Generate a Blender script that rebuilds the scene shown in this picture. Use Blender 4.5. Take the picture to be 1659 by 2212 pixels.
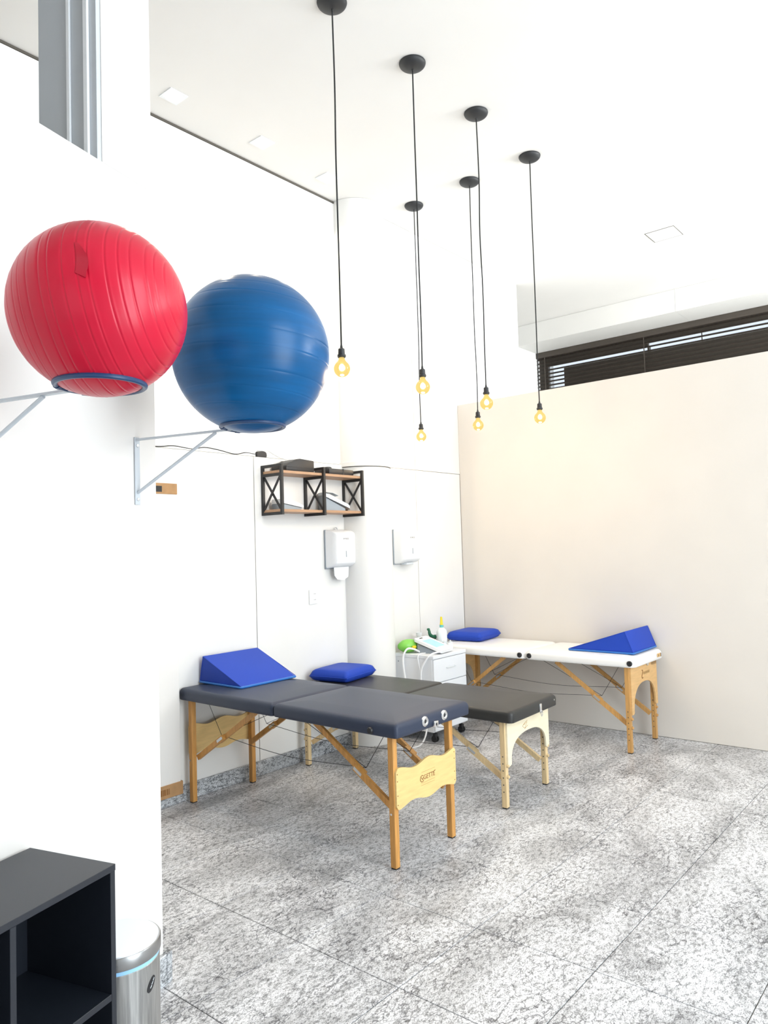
import bpy, bmesh, math, random
from mathutils import Vector, Matrix
random.seed(7)
PI = math.pi
for o in list(bpy.data.objects):
    bpy.data.objects.remove(o)
S = bpy.context.scene
COL = S.collection

# ------------------------------------------------------------------ camera
YAW, PITCH, ROLL, FPX = math.radians(39.816), math.radians(2.662), math.radians(1.7146), 1599.9
fw = Vector((-math.sin(YAW) * math.cos(PITCH), math.cos(YAW) * math.cos(PITCH), math.sin(PITCH)))
rt0 = Vector((math.cos(YAW), math.sin(YAW), 0))
dn0 = fw.cross(rt0)
rt = math.cos(ROLL) * rt0 + math.sin(ROLL) * dn0
dn = -math.sin(ROLL) * rt0 + math.cos(ROLL) * dn0
cd = bpy.data.cameras.new('camera')
cam = bpy.data.objects.new('camera', cd)
COL.objects.link(cam)
m3 = Matrix((rt, -dn, -fw)).transposed()
cam.matrix_world = Matrix.Translation((0, 0, 1.6)) @ m3.to_4x4()
cd.sensor_fit = 'VERTICAL'
cd.sensor_height = 36.0
cd.lens = 36.0 * FPX / 2212.0
cd.clip_start = 0.05
S.camera = cam

# ------------------------------------------------------------------ view, sky and daylight
S.view_settings.view_transform = 'Standard'
S.view_settings.look = 'None'
S.view_settings.gamma = 1.0
S.view_settings.use_curve_mapping = False
S.view_settings.exposure = -0.18
w = bpy.data.worlds.new('sky')
S.world = w
w.use_nodes = True
w.node_tree.nodes['Background'].inputs[0].default_value = (0.88, 0.95, 1.0, 1)
w.node_tree.nodes['Background'].inputs[1].default_value = 1.25


def area(name, loc, direction, sx, sy, power, col):
    l = bpy.data.lights.new(name, 'AREA')
    l.shape = 'RECTANGLE'
    l.size, l.size_y, l.energy, l.color = sx, sy, power, col
    o = bpy.data.objects.new(name, l)
    COL.objects.link(o)
    o.location = loc
    o.rotation_euler = Vector(direction).to_track_quat('-Z', 'Z').to_euler()
    return o


# daylight entering by the glazed street front on the right of the room
area('street_front_daylight', (3.32, 2.2, 1.45), (-1, 0, -.32), 7.2, 2.5, 500, (0.82, 0.925, 1.0))
# light thrown up by the bright pavement outside that front
area('pavement_bounce', (3.32, 2.6, .9), (-.8, 0, .6), 8.0, 1.4, 100, (1.0, 0.965, 0.91))
# daylight entering the strip behind the low wall
area('recess_daylight', (3.30, 7.4, 2.7), (-1, 0, .22), 2.2, 2.8, 900, (0.92, 0.97, 1.0))
# added fill lamp behind the photographer, brightens surfaces turned that way
area('rear_fill', (1.3, -3.12, 1.75), (0, 1, 0), 3.6, 2.4, 12, (0.92, 0.97, 1.0))

# ------------------------------------------------------------------ helpers
MATS = {}


def nt(mat):
    mat.use_nodes = True
    return mat.node_tree, mat.node_tree.nodes['Principled BSDF']


def mat(name, col, rough=0.5, metal=0.0, grain=0.0, scale=30.0, stretch=(1, 1, 1), bump=0.0, spec=0.5, coat=0.0):
    """principled material; grain = share of procedural brightness variation"""
    if name in MATS:
        return MATS[name]
    m = bpy.data.materials.new(name)
    t, b = nt(m)
    b.inputs['Roughness'].default_value = rough
    b.inputs['Metallic'].default_value = metal
    b.inputs['Specular IOR Level'].default_value = spec
    b.inputs['Coat Weight'].default_value = coat
    b.inputs['Base Color'].default_value = (*col, 1)
    if grain or bump:
        tc = t.nodes.new('ShaderNodeTexCoord')
        mp = t.nodes.new('ShaderNodeMapping')
        mp.inputs['Scale'].default_value = stretch
        nz = t.nodes.new('ShaderNodeTexNoise')
        nz.inputs['Scale'].default_value = scale
        nz.inputs['Detail'].default_value = 5
        t.links.new(tc.outputs['Object'], mp.inputs[0])
        t.links.new(mp.outputs[0], nz.inputs['Vector'])
        if grain:
            r = t.nodes.new('ShaderNodeValToRGB')
            r.color_ramp.elements[0].position = 0.3
            r.color_ramp.elements[1].position = 0.7
            r.color_ramp.elements[0].color = (*[c * (1 - grain) for c in col], 1)
            r.color_ramp.elements[1].color = (*[min(1, c * (1 + grain * .5)) for c in col], 1)
            t.links.new(nz.outputs['Fac'], r.inputs[0])
            t.links.new(r.outputs[0], b.inputs['Base Color'])
        if bump:
            bp = t.nodes.new('ShaderNodeBump')
            bp.inputs['Strength'].default_value = bump
            bp.inputs['Distance'].default_value = 0.002
            t.links.new(nz.outputs['Fac'], bp.inputs['Height'])
            t.links.new(bp.outputs[0], b.inputs['Normal'])
    MATS[name] = m
    return m


def emit(name, col, strength):
    m = bpy.data.materials.new(name)
    m.use_nodes = True
    t = m.node_tree
    t.nodes.clear()
    e = t.nodes.new('ShaderNodeEmission')
    e.inputs[0].default_value = (*col, 1)
    e.inputs[1].default_value = strength
    o = t.nodes.new('ShaderNodeOutputMaterial')
    t.links.new(e.outputs[0], o.inputs[0])
    MATS[name] = m
    return m


def granite(name, tint, speck):
    m = bpy.data.materials.new(name)
    t, b = nt(m)
    N = t.nodes.new
    L = t.links.new
    g = N('ShaderNodeNewGeometry')
    info = N('ShaderNodeObjectInfo')
    add = N('ShaderNodeVectorMath'); add.operation = 'MULTIPLY_ADD'
    comb = N('ShaderNodeCombineXYZ')
    L(info.outputs['Random'], comb.inputs[0]); L(info.outputs['Random'], comb.inputs[1])
    add.inputs[1].default_value = (.02, .02, 0)
    L(comb.outputs[0], add.inputs[0]); L(g.outputs['Position'], add.inputs[2])
    mp = N('ShaderNodeMapping'); mp.inputs['Rotation'].default_value = (0, 0, 0.5); mp.inputs['Scale'].default_value = (1, 0.5, 1)
    L(add.outputs[0], mp.inputs[0])

    def noise(sc, det, rough=.6, dist=0.0):
        n = N('ShaderNodeTexNoise'); n.inputs['Scale'].default_value = sc; n.inputs['Detail'].default_value = det
        n.inputs['Roughness'].default_value = rough; n.inputs['Distortion'].default_value = dist
        L(mp.outputs[0], n.inputs['Vector']); return n.outputs['Fac']

    def ramp(v, p0, c0, p1, c1):
        r = N('ShaderNodeValToRGB'); e = r.color_ramp.elements
        e[0].position, e[1].position = p0, p1
        e[0].color = (*c0, 1); e[1].color = (*c1, 1)
        L(v, r.inputs[0]); return r.outputs[0]

    def mix(kind, f, a, bb):
        x = N('ShaderNodeMix'); x.data_type = 'RGBA'; x.blend_type = kind
        x.inputs[0].default_value = f
        L(a, x.inputs[6]); L(bb, x.inputs[7]); return x.outputs[2]
    dark = tuple(c * speck for c in tint)
    cloud = ramp(noise(2.6, 7, .68, 1.2), .34, tuple(c * .50 for c in tint), .60, tint)
    grain = ramp(noise(60, 5, .8), .40, dark, .53, (1, 1, 1))
    fine = ramp(noise(240, 2, .6), .36, (.20, .20, .22), .50, (1, 1, 1))
    vo = N('ShaderNodeTexVoronoi'); vo.feature = 'DISTANCE_TO_EDGE'; vo.inputs['Scale'].default_value = 20
    wob = N('ShaderNodeTexNoise'); wob.inputs['Scale'].default_value = 9; wob.inputs['Detail'].default_value = 4
    L(mp.outputs[0], wob.inputs['Vector'])
    wm = N('ShaderNodeVectorMath'); wm.operation = 'MULTIPLY_ADD'; wm.inputs[1].default_value = (.25, .25, .25)
    L(wob.outputs['Color'], wm.inputs[0]); L(mp.outputs[0], wm.inputs[2]); L(wm.outputs[0], vo.inputs['Vector'])
    crack = ramp(vo.outputs['Distance'], .0, (.16, .16, .18), .05, (1, 1, 1))
    mask = ramp(noise(4, 4, .6), .38, (0, 0, 0), .56, (1, 1, 1))
    c = mix('MULTIPLY', .75, cloud, grain)
    c = mix('MULTIPLY', .55, c, fine)
    x = N('ShaderNodeMix'); x.data_type = 'RGBA'; x.blend_type = 'MULTIPLY'
    L(mask, x.inputs[0]); L(c, x.inputs[6]); L(crack, x.inputs[7])
    L(x.outputs[2], b.inputs['Base Color'])
    b.inputs['Roughness'].default_value = 0.38
    b.inputs['Specular IOR Level'].default_value = 0.4
    MATS[name] = m
    return m


M = dict(
    wall=mat('white_panel', (0.80, 0.79, 0.765), 0.55, grain=.02, scale=3),
    paint=mat('off_white_paint', (0.715, 0.67, 0.615), 0.7, grain=.02, scale=3),
    part=mat('partition_paint', (0.72, 0.695, 0.665), 0.6, grain=.02, scale=3),
    ceil=mat('ceiling_paint', (0.78, 0.765, 0.74), 0.8, grain=.015, scale=2),
    gap=mat('dark_joint_shade', (0.10, 0.09, 0.075), 0.9),  # joints; also paints shade under the column moulding and below the ceiling
    grey_frame=mat('aluminium_and_shade_grey', (0.50, 0.53, 0.56), 0.45, grain=.04, scale=4),  # aluminium grey; on the partition jamb it paints shade
    white_metal=mat('white_metal', (0.80, 0.82, 0.84), 0.4, spec=.5),
    bracket_metal=mat('grey_enamel', (0.50, 0.54, 0.58), 0.4),
    zinc=mat('zinc_steel', (0.62, 0.64, 0.66), 0.35, 0.8),
    black_metal=mat('black_steel', (0.012, 0.012, 0.013), 0.5),
    black_plastic=mat('black_plastic', (0.012, 0.012, 0.014), 0.45, bump=.05, scale=300),
    lamp_black=mat('lamp_black', (0.016, 0.017, 0.019), 0.55),
    cord=mat('cord_fabric', (0.012, 0.012, 0.013), 0.8),
    navy_vinyl=mat('navy_vinyl', (0.026, 0.036, 0.066), 0.42, bump=.12, scale=220, spec=.4),
    char_vinyl=mat('charcoal_vinyl', (0.028, 0.028, 0.027), 0.40, bump=.12, scale=220, spec=.4),
    white_vinyl=mat('white_vinyl', (0.86, 0.855, 0.84), 0.35, bump=.08, scale=220),
    blue_vinyl=mat('blue_vinyl', (0.018, 0.060, 0.42), 0.55, bump=.12, scale=160, spec=.22),
    blue_hem=mat('light_blue_hem', (0.02, 0.15, 0.50), 0.45),
    beech=mat('beech', (0.58, 0.285, 0.075), 0.45, grain=.22, scale=14, stretch=(7, 7, .6)),
    beech_h=mat('beech_plywood', (0.78, 0.54, 0.22), 0.45, grain=.10, scale=10, stretch=(1, 1, 6)),
    pine=mat('pale_pine', (0.72, 0.54, 0.30), 0.5, grain=.14, scale=14, stretch=(7, 7, .6)),
    pine_h=mat('pale_plywood', (0.83, 0.74, 0.54), 0.5, grain=.06, scale=10, stretch=(1, 1, 6)),
    beech2=mat('honey_beech', (0.57, 0.31, 0.10), 0.45, grain=.2, scale=14, stretch=(7, 7, .6)),
    beech2_h=mat('honey_plywood', (0.70, 0.43, 0.18), 0.45, grain=.1, scale=10, stretch=(1, 1, 6)),
    stamp=mat('burnt_stamp', (0.22, 0.09, 0.02), 0.8),
    stamp_light=mat('light_burnt_stamp', (0.48, 0.30, 0.12), 0.8),
    chrome=mat('chrome', (0.80, 0.80, 0.80), 0.18, 1.0),
    rubber=mat('black_rubber', (0.015, 0.015, 0.016), 0.6),
    shelf_wood=mat('shelf_board', (0.46, 0.27, 0.155), 0.5, grain=.18, scale=16, stretch=(8, .6, 8)),
    white_plastic=mat('white_plastic', (0.86, 0.87, 0.88), 0.35),
    grey_plastic=mat('grey_plastic', (0.30, 0.34, 0.38), 0.4),
    pale_plastic=mat('pale_plastic', (0.62, 0.66, 0.69), 0.35),
    screen=mat('device_screen', (0.36, 0.66, 0.78), 0.2),
    laminate=mat('white_laminate', (0.80, 0.82, 0.85), 0.4),
    cabinet=mat('black_laminate', (0.011, 0.014, 0.021), 0.40, bump=.04, scale=400),
    cardboard=mat('cardboard', (0.42, 0.24, 0.11), 0.85, grain=.12, scale=20),
    wrap=mat('white_wrap', (0.82, 0.80, 0.77), 0.5, bump=.6, scale=9, stretch=(1, 1, .25)),
    ink=mat('black_ink', (0.02, 0.02, 0.02), 0.7),
    steel=mat('brushed_steel', (0.44, 0.44, 0.43), 0.34, 0.85, grain=.35, scale=12, stretch=(9, 9, .5)),
    steel_lid=mat('polished_steel', (0.80, 0.85, 0.90), 0.30, 0.75),
    steel_rim=mat('dark_steel', (0.36, 0.36, 0.36), 0.28, 0.9),
    blue_ring=mat('pale_blue_plastic', (0.32, 0.60, 0.90), 0.3),
    ring_blue=mat('blue_ring_plastic', (0.010, 0.040, 0.115), 0.35),
    red_ball=mat('red_rubber', (0.50, 0.006, 0.030), 0.30, grain=.10, scale=5, spec=.3),
    blue_ball=mat('blue_rubber', (0.001, 0.080, 0.225), 0.30, grain=.22, scale=5, stretch=(.5, .5, 6), spec=.25),
    green=mat('green_silicone', (0.20, 0.55, 0.08), 0.3),
    dark_green=mat('dark_green_plastic', (0.004, 0.10, 0.045), 0.4),
    yellow=mat('yellow_plastic', (0.80, 0.62, 0.02), 0.35),
    teal=mat('teal_plastic', (0.10, 0.42, 0.40), 0.4),
    blind=mat('brown_slat', (0.060, 0.048, 0.038), 0.55, grain=.2, scale=6, stretch=(.3, 1, 20)),
    brown_frame=mat('brown_metal', (0.055, 0.046, 0.037), 0.5, grain=.1, scale=5),
    branch=mat('bark', (0.05, 0.04, 0.035), 0.9),
    bottle=mat('bottle_plastic', (0.78, 0.84, 0.87), 0.25),
)
granite('floor_granite', (0.83, 0.83, 0.85), .20)
granite('skirting_granite', (0.62, 0.64, 0.66), .20)
M['granite'] = MATS['floor_granite']
M['skirt'] = MATS['skirting_granite']
emit('lamp_core', (1.0, 0.88, 0.6), 25)
emit('downlight_lens', (1.0, 0.96, 0.9), 9)
# amber bulb glass: glowing, see-through
mb = bpy.data.materials.new('amber_glass')
mb.use_nodes = True
t = mb.node_tree
t.nodes.clear()
e_ = t.nodes.new('ShaderNodeEmission'); e_.inputs[0].default_value = (1.0, 0.74, 0.22, 1); e_.inputs[1].default_value = 1.15
tr = t.nodes.new('ShaderNodeBsdfTransparent'); tr.inputs[0].default_value = (1, .86, .5, 1)
gl = t.nodes.new('ShaderNodeBsdfGlossy'); gl.inputs[1].default_value = .1
mx = t.nodes.new('ShaderNodeMixShader'); mx.inputs[0].default_value = .80
mx2 = t.nodes.new('ShaderNodeMixShader'); mx2.inputs[0].default_value = .05
ou = t.nodes.new('ShaderNodeOutputMaterial')
t.links.new(tr.outputs[0], mx.inputs[1]); t.links.new(e_.outputs[0], mx.inputs[2])
t.links.new(mx.outputs[0], mx2.inputs[1]); t.links.new(gl.outputs[0], mx2.inputs[2])
t.links.new(mx2.outputs[0], ou.inputs[0])
MATS['amber_glass'] = mb
# window glass
mg = bpy.data.materials.new('window_glass')
mg.use_nodes = True
t = mg.node_tree
t.nodes.clear()
tr = t.nodes.new('ShaderNodeBsdfTransparent'); tr.inputs[0].default_value = (.96, .98, 1, 1)
gl = t.nodes.new('ShaderNodeBsdfGlossy'); gl.inputs[1].default_value = .02
mx = t.nodes.new('ShaderNodeMixShader'); mx.inputs[0].default_value = .06
ou = t.nodes.new('ShaderNodeOutputMaterial')
t.links.new(tr.outputs[0], mx.inputs[1]); t.links.new(gl.outputs[0], mx.inputs[2]); t.links.new(mx.outputs[0], ou.inputs[0])
MATS['window_glass'] = mg


def B():
    return bmesh.new()


def box(bm, x0, x1, y0, y1, z0, z1, bev=0.0, seg=2):
    v = [bm.verts.new((x, y, z)) for x in (x0, x1) for y in (y0, y1) for z in (z0, z1)]
    f = [(0, 1, 3, 2), (4, 6, 7, 5), (0, 4, 5, 1), (2, 3, 7, 6), (0, 2, 6, 4), (1, 5, 7, 3)]
    fs = [bm.faces.new([v[i] for i in q]) for q in f]
    if bev:
        es = list({e for q in fs for e in q.edges})
        bmesh.ops.bevel(bm, geom=es, offset=bev, segments=seg, affect='EDGES', profile=.5)
    return bm


def bar(bm, p0, p1, w, h, up=(0, 0, 1)):
    """straight bar of section w (sideways) x h (along up)"""
    p0, p1 = Vector(p0), Vector(p1)
    d = (p1 - p0).normalized()
    s = d.cross(Vector(up)).normalized()
    u = s.cross(d).normalized()
    r = [[bm.verts.new(p + s * a * w / 2 + u * b * h / 2) for a, b in ((-1, -1), (1, -1), (1, 1), (-1, 1))] for p in (p0, p1)]
    bm.faces.new(r[0][::-1]); bm.faces.new(r[1])
    for i in range(4):
        bm.faces.new((r[0][i], r[0][(i + 1) % 4], r[1][(i + 1) % 4], r[1][i]))
    return bm


def smooth_pts(pts, n=6):
    P = [Vector(p) for p in pts]
    if len(P) < 3:
        return P
    P = [2 * P[0] - P[1]] + P + [2 * P[-1] - P[-2]]
    out = []
    for i in range(1, len(P) - 2):
        for k in range(n):
            s = k / n
            a, b, c, d = P[i - 1:i + 3]
            out.append(.5 * ((2 * b) + (c - a) * s + (2 * a - 5 * b + 4 * c - d) * s * s + (3 * b - a - 3 * c + d) * s ** 3))
    out.append(P[-2])
    return out


def tube(bm, pts, r, seg=8, closed=False):
    P = [Vector(p) for p in pts]
    n = len(P)
    rings = []
    nor = None
    for i, p in enumerate(P):
        a = P[(i - 1) % n] if (closed or i > 0) else p
        c = P[(i + 1) % n] if (closed or i < n - 1) else p
        d = (c - a).normalized()
        if nor is None:
            nor = d.cross(Vector((0, 0, 1)))
            if nor.length < 1e-3:
                nor = d.cross(Vector((1, 0, 0)))
        nor = (nor - d * nor.dot(d)).normalized()
        bi = d.cross(nor)
        rad = r(i / (n - 1)) if callable(r) else r
        rings.append([bm.verts.new(p + rad * (math.cos(2 * PI * k / seg) * nor + math.sin(2 * PI * k / seg) * bi)) for k in range(seg)])
    for i in range(n if closed else n - 1):
        A, Bn = rings[i], rings[(i + 1) % n]
        for k in range(seg):
            bm.faces.new((A[k], A[(k + 1) % seg], Bn[(k + 1) % seg], Bn[k]))
    if not closed:
        bm.faces.new(rings[0][::-1]); bm.faces.new(rings[-1])
    return bm


def lathe(bm, prof, seg=32, org=(0, 0, 0), axis='Z', a0=0.0, a1=2 * PI):
    """prof: list of (radius, height) from one end to the other"""
    org = Vector(org)
    full = abs(a1 - a0 - 2 * PI) < 1e-6
    ns = seg if full else seg + 1

    def P(r, h, a):
        q = (r * math.cos(a), r * math.sin(a), h)
        if axis == 'X':
            q = (q[2], q[0], q[1])
        elif axis == 'Y':
            q = (q[1], q[2], q[0])
        return org + Vector(q)
    rings = []
    for r, h in prof:
        if r < 1e-6:
            rings.append([bm.verts.new(P(0, h, 0))])
        else:
            rings.append([bm.verts.new(P(r, h, a0 + (a1 - a0) * k / seg)) for k in range(ns)])
    for A, C in zip(rings, rings[1:]):
        for k in range(seg):
            k2 = (k + 1) % ns
            if len(A) == 1 and len(C) == 1:
                continue
            if len(A) == 1:
                bm.faces.new((A[0], C[k2], C[k]))
            elif len(C) == 1:
                bm.faces.new((A[k], A[k2], C[0]))
            else:
                bm.faces.new((A[k], A[k2], C[k2], C[k]))
    if full:
        if len(rings[0]) > 1:
            bm.faces.new(rings[0][::-1])
        if len(rings[-1]) > 1:
            bm.faces.new(rings[-1])
    return bm


def prism(bm, poly, lo, hi, axis='X'):
    """poly of 2-D points extruded along axis; X: (y,z), Y: (x,z), Z: (x,y)"""
    def P(q, h):
        return {'X': (h, q[0], q[1]), 'Y': (q[0], h, q[1]), 'Z': (q[0], q[1], h)}[axis]
    a = [bm.verts.new(P(q, lo)) for q in poly]
    b = [bm.verts.new(P(q, hi)) for q in poly]
    bm.faces.new(a[::-1]); bm.faces.new(b)
    n = len(poly)
    for i in range(n):
        bm.faces.new((a[i], a[(i + 1) % n], b[(i + 1) % n], b[i]))
    return bm


def rrect(x0, x1, y0, y1, r, n=6):
    out = []
    for cx, cy, a in ((x1 - r, y1 - r, 0), (x0 + r, y1 - r, PI / 2), (x0 + r, y0 + r, PI), (x1 - r, y0 + r, 1.5 * PI)):
        for k in range(n + 1):
            an = a + PI / 2 * k / n
            out.append((cx + r * math.cos(an), cy + r * math.sin(an)))
    return out


def slab(bm, x0, x1, y0, y1, prof, rc, n=6):
    """rounded slab built of inset outlines, prof = [(inset, z)] bottom to top"""
    rings = []
    for i, z in prof:
        rings.append([bm.verts.new((x, y, z)) for x, y in rrect(x0 + i, x1 - i, y0 + i, y1 - i, max(rc - i * .6, .004), n)])
    bm.faces.new(rings[0][::-1])
    for A, C in zip(rings, rings[1:]):
        m = len(A)
        for k in range(m):
            bm.faces.new((A[k], A[(k + 1) % m], C[(k + 1) % m], C[k]))
    bm.faces.new(rings[-1])
    return bm


def square_ring(bm, ro, ri, z0, z1):
    v = [[bm.verts.new((sx * q, sy * q, z)) for sx, sy in ((-1, -1), (1, -1), (1, 1), (-1, 1))] for q, z in ((ro, z0), (ro, z1), (ri, z1), (ri, z0))]
    for i in range(4):
        for k in range(4):
            bm.faces.new((v[i][k], v[i][(k + 1) % 4], v[(i + 1) % 4][(k + 1) % 4], v[(i + 1) % 4][k]))
    return bm


def obj(name, bm, material, parent=None, angle=35, smooth=True, loc=None):
    bmesh.ops.recalc_face_normals(bm, faces=bm.faces)
    me = bpy.data.meshes.new(name)
    bm.to_mesh(me)
    bm.free()
    if isinstance(material, str):
        material = M.get(material) or MATS[material]
    me.materials.append(material)
    if smooth:
        for p in me.polygons:
            p.use_smooth = True
        me.set_sharp_from_angle(angle=math.radians(angle))
    o = bpy.data.objects.new(name, me)
    COL.objects.link(o)
    if parent is not None:
        o.parent = parent
    if loc is not None:
        o.location = loc
    return o


def copy_obj(src, parent=None, loc=None):
    o = src.copy()
    COL.objects.link(o)
    if parent is not None:
        o.parent = parent
    if loc is not None:
        o.location = loc
    return o


def tag(o, label, cat, group=None):
    o['label'] = label
    o['category'] = cat
    if group:
        o['group'] = group
    return o


def thing(name, label, cat, loc=(0, 0, 0), rotz=0.0, group=None):
    o = bpy.data.objects.new(name, None)
    COL.objects.link(o)
    o.empty_display_size = .05
    o.location = loc
    o.rotation_euler = (0, 0, rotz)
    return tag(o, label, cat, group)


def struct(name, bm, material, parent=None, label=None, smooth=False):
    o = obj(name, bm, material, parent, smooth=smooth)
    if parent is None:
        o['kind'] = 'structure'
        o['label'] = label
    return o


def text(name, body, size, material, parent, loc, rot, depth=.0004):
    cu = bpy.data.curves.new(name, 'FONT')
    cu.body = body
    cu.size = size
    cu.extrude = depth
    cu.align_x = 'CENTER'
    cu.align_y = 'CENTER'
    tmp = bpy.data.objects.new(name + '_curve', cu)
    COL.objects.link(tmp)
    bpy.context.view_layer.update()
    me = bpy.data.meshes.new_from_object(tmp.evaluated_get(bpy.context.evaluated_depsgraph_get()))
    bpy.data.objects.remove(tmp)
    me.name = name
    me.materials.clear()
    me.materials.append(M[material])
    o = bpy.data.objects.new(name, me)
    COL.objects.link(o)
    o.parent = parent
    o.location = loc
    o.rotation_euler = rot
    return o


RX = (PI / 2, 0, PI / 2)      # text standing upright on a face that looks to +X

# ================================================================== THE ROOM
XW, XF, YB, ZC = -4.17, -4.07, 6.06, 4.505
ZJ = 2.285
# ---- floor: slab plus granite tiles
fl = struct('floor', box(B(), -6.0, 3.3, -3.1, 9.9, -.12, -.004), 'gap', label='grey and white speckled granite tile floor')
TP, TX0, TY0, GAP = .52, -1.25 + .52 * 9, 2.125 - .52 * 11, .0035
tile_mesh = {}
ix = 0
while TX0 - TP * ix > -4.7:
    x1 = TX0 - TP * ix
    x0 = x1 - TP
    ix += 1
    iy = 0
    while TY0 + TP * iy < 6.06:
        y0 = TY0 + TP * iy
        y1 = y0 + TP
        iy += 1
        a0, a1 = max(x0, XW + .002) + GAP / 2, min(x1, 3.19) - GAP / 2
        b0, b1 = max(y0, -2.99) + GAP / 2, min(y1, YB - .002) - GAP / 2
        if a1 - a0 < .02 or b1 - b0 < .02:
            continue
        key = (round(a1 - a0, 3), round(b1 - b0, 3))
        if key not in tile_mesh:
            o = obj('tile', box(B(), 0, a1 - a0, 0, b1 - b0, -.014, 0, .0012, 1), 'granite', fl, smooth=False)
            tile_mesh[key] = o.data
        else:
            o = bpy.data.objects.new('tile', tile_mesh[key])
            COL.objects.link(o)
            o.parent = fl
        o.location = (a0, b0, 0)

# ---- ceiling
ce = struct('ceiling', box(B(), -6.0, 3.3, -3.1, 9.9, ZC, ZC + .15), 'ceil', label='plain white painted ceiling')

# ---- left wall: core plus panels
wl = struct('wall_left', box(B(), XW - .25, XW - .012, -3.1, 4.72, 0, ZC), 'gap', label='white panelled wall behind the tables')


def panel(par, x0, x1, y0, y1, z0, z1, m='wall'):
    return obj('wall_panel', box(B(), x0, x1, y0 + .003, y1 - .003, z0, z1, .001, 1), m, par, smooth=False)


XL = XW + .02                       # lower panels stand proud of the upper ones
for a, b in ((-3.1, -1.1), (-1.1, .4), (.4, 2.0), (2.0, 3.515), (3.515, 4.60)):
    panel(wl, XW - .02, XL, a, b, .0, ZJ - .004)
for a, b in ((-3.1, -1.1), (-1.1, .4), (.4, 4.495), (4.495, 4.72)):
    panel(wl, XW - .02, XW, a, b, ZJ + .002, ZC - .018)
wf = struct('wall_left_far', box(B(), XW - .25, XF - .012, 4.725, 7.31, 0, ZC), 'gap', label='white panelled wall beyond the round column')
for a, b in ((4.73, 5.345), (5.345, 7.31)):
    panel(wf, XF - .02, XF, a, min(b, 6.059), .0, ZJ - .002)
for a, b in ((4.73, 5.345), (5.345, 6.35), (6.35, 7.31)):
    panel(wf, XF - .02, XF, a, b, ZJ + .002, ZC - .003)
panel(wf, XF - .02, XF, 6.062, 7.31, .0, ZJ - .002)
obj('wall_panel', box(B(), XW - .25, XF, 7.311, 7.33, 0, ZC), 'wall', wf, smooth=False)

# ---- column with its moulding
co = struct('column', lathe(B(), [(.24, 0), (.24, ZC - .002)], 64, (-4.15, 4.70, 0)), 'wall', label='round white column set into the left wall', smooth=True)
obj('moulding', lathe(B(), [(.242, 2.262), (.252, 2.264), (.252, 2.298), (.242, 2.30)], 64, (-4.15, 4.70, 0)), 'wall', co)
obj('moulding_shadow', lathe(B(), [(.2405, 2.257), (.2425, 2.257), (.2425, 2.262), (.2405, 2.262)], 64, (-4.15, 4.70, 0)), 'gap', co)  # dark ring painting the shadow under the moulding

# ---- skirting
sk = struct('baseboard_left', box(B(), XL + .0015, XL + .018, -3.0, 4.47, .001, .104, .002, 1), 'skirt', label='grey granite skirting along the left wall')
tr1 = struct('trim_1', box(B(), XW - .012, XW + .004, -3.05, 4.50, ZC - .016, ZC - .001), 'gap', label='dark strip painting the shade in the gap between left wall and ceiling')  # shade of the recessed edge, painted as a dark strip

# ---- low back wall
wb = struct('wall_back', box(B(), XF + .001, 3.25, YB, YB + .16, 0, 2.97, .002, 1), 'paint', label='plain cream wall behind the white massage table, below the window')

# ---- recess behind the low wall, window side
YF, ZS, YW = 8.783, 4.239, 9.333
wr = struct('wall_recess', B(), 'wall', label='white beam and reveal around the high window')
for args in ((-6.0, -2.80 - .0015, YF, YW + .5, ZS, ZC - .002), (-2.80 + .0015, 3.25, YF, YW + .5, ZS, ZC - .002)):
    obj('beam_panel', box(B(), *args), 'wall', wr, smooth=False)
obj('reveal', box(B(), -6.0, -4.90, YF + .02, YW + .5, 0, ZS - .001), 'wall', wr, smooth=False)
obj('sill_wall', box(B(), -4.899, 3.25, YW - .02, YW + .25, 0, 3.50), 'wall', wr, smooth=False)
obj('end_wall', box(B(), -6.05, -5.9, 7.0, YF + .02, 0, ZC - .002), 'wall', wr, smooth=False)
obj('side_wall', box(B(), -6.0, XW - .252, 7.18, 7.33, 0, ZC - .002), 'wall', wr, smooth=False)

# ---- high window: brown metal frame, glazing
win = struct('window_1', box(B(), -4.93, -3.36, YW + .07, YW + .12, 4.060, ZS), 'brown_frame', label='long high window with brown metal frame and slatted blind')
obj('frame_panel', box(B(), -3.36, 3.25, YW + .07, YW + .12, 4.105, ZS), 'brown_frame', win, smooth=False)
f = obj('frame_panel', box(B(), -4.93, -4.765, YW + .07, YW + .12, 3.50, 4.060), 'brown_frame', win, smooth=False)
obj('frame_panel', box(B(), -4.530, -3.36, YW + .07, YW + .12, 3.50, 3.985), 'brown_frame', win, smooth=False)
obj('frame_panel', box(B(), -3.36, 3.25, YW + .07, YW + .12, 3.50, 3.985), 'brown_frame', win, smooth=False)
obj('glazing_bar', box(B(), -3.365, -3.345, YW + .06, YW + .125, 3.985, 4.06), 'brown_frame', win, smooth=False)
obj('glazing_bar', box(B(), -2.71, -2.70, YW + .09, YW + .10, 3.95, 4.105), 'brown_frame', win, smooth=False)
for a, b, c, d in ((-4.765, -4.53, 3.5, 4.06), (-4.53, -3.36, 3.985, 4.06), (-3.345, 3.25, 3.95, 4.105)):
    obj('pane', box(B(), a, b, YW + .092, YW + .097, c, d), 'window_glass', win, smooth=False)

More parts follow.
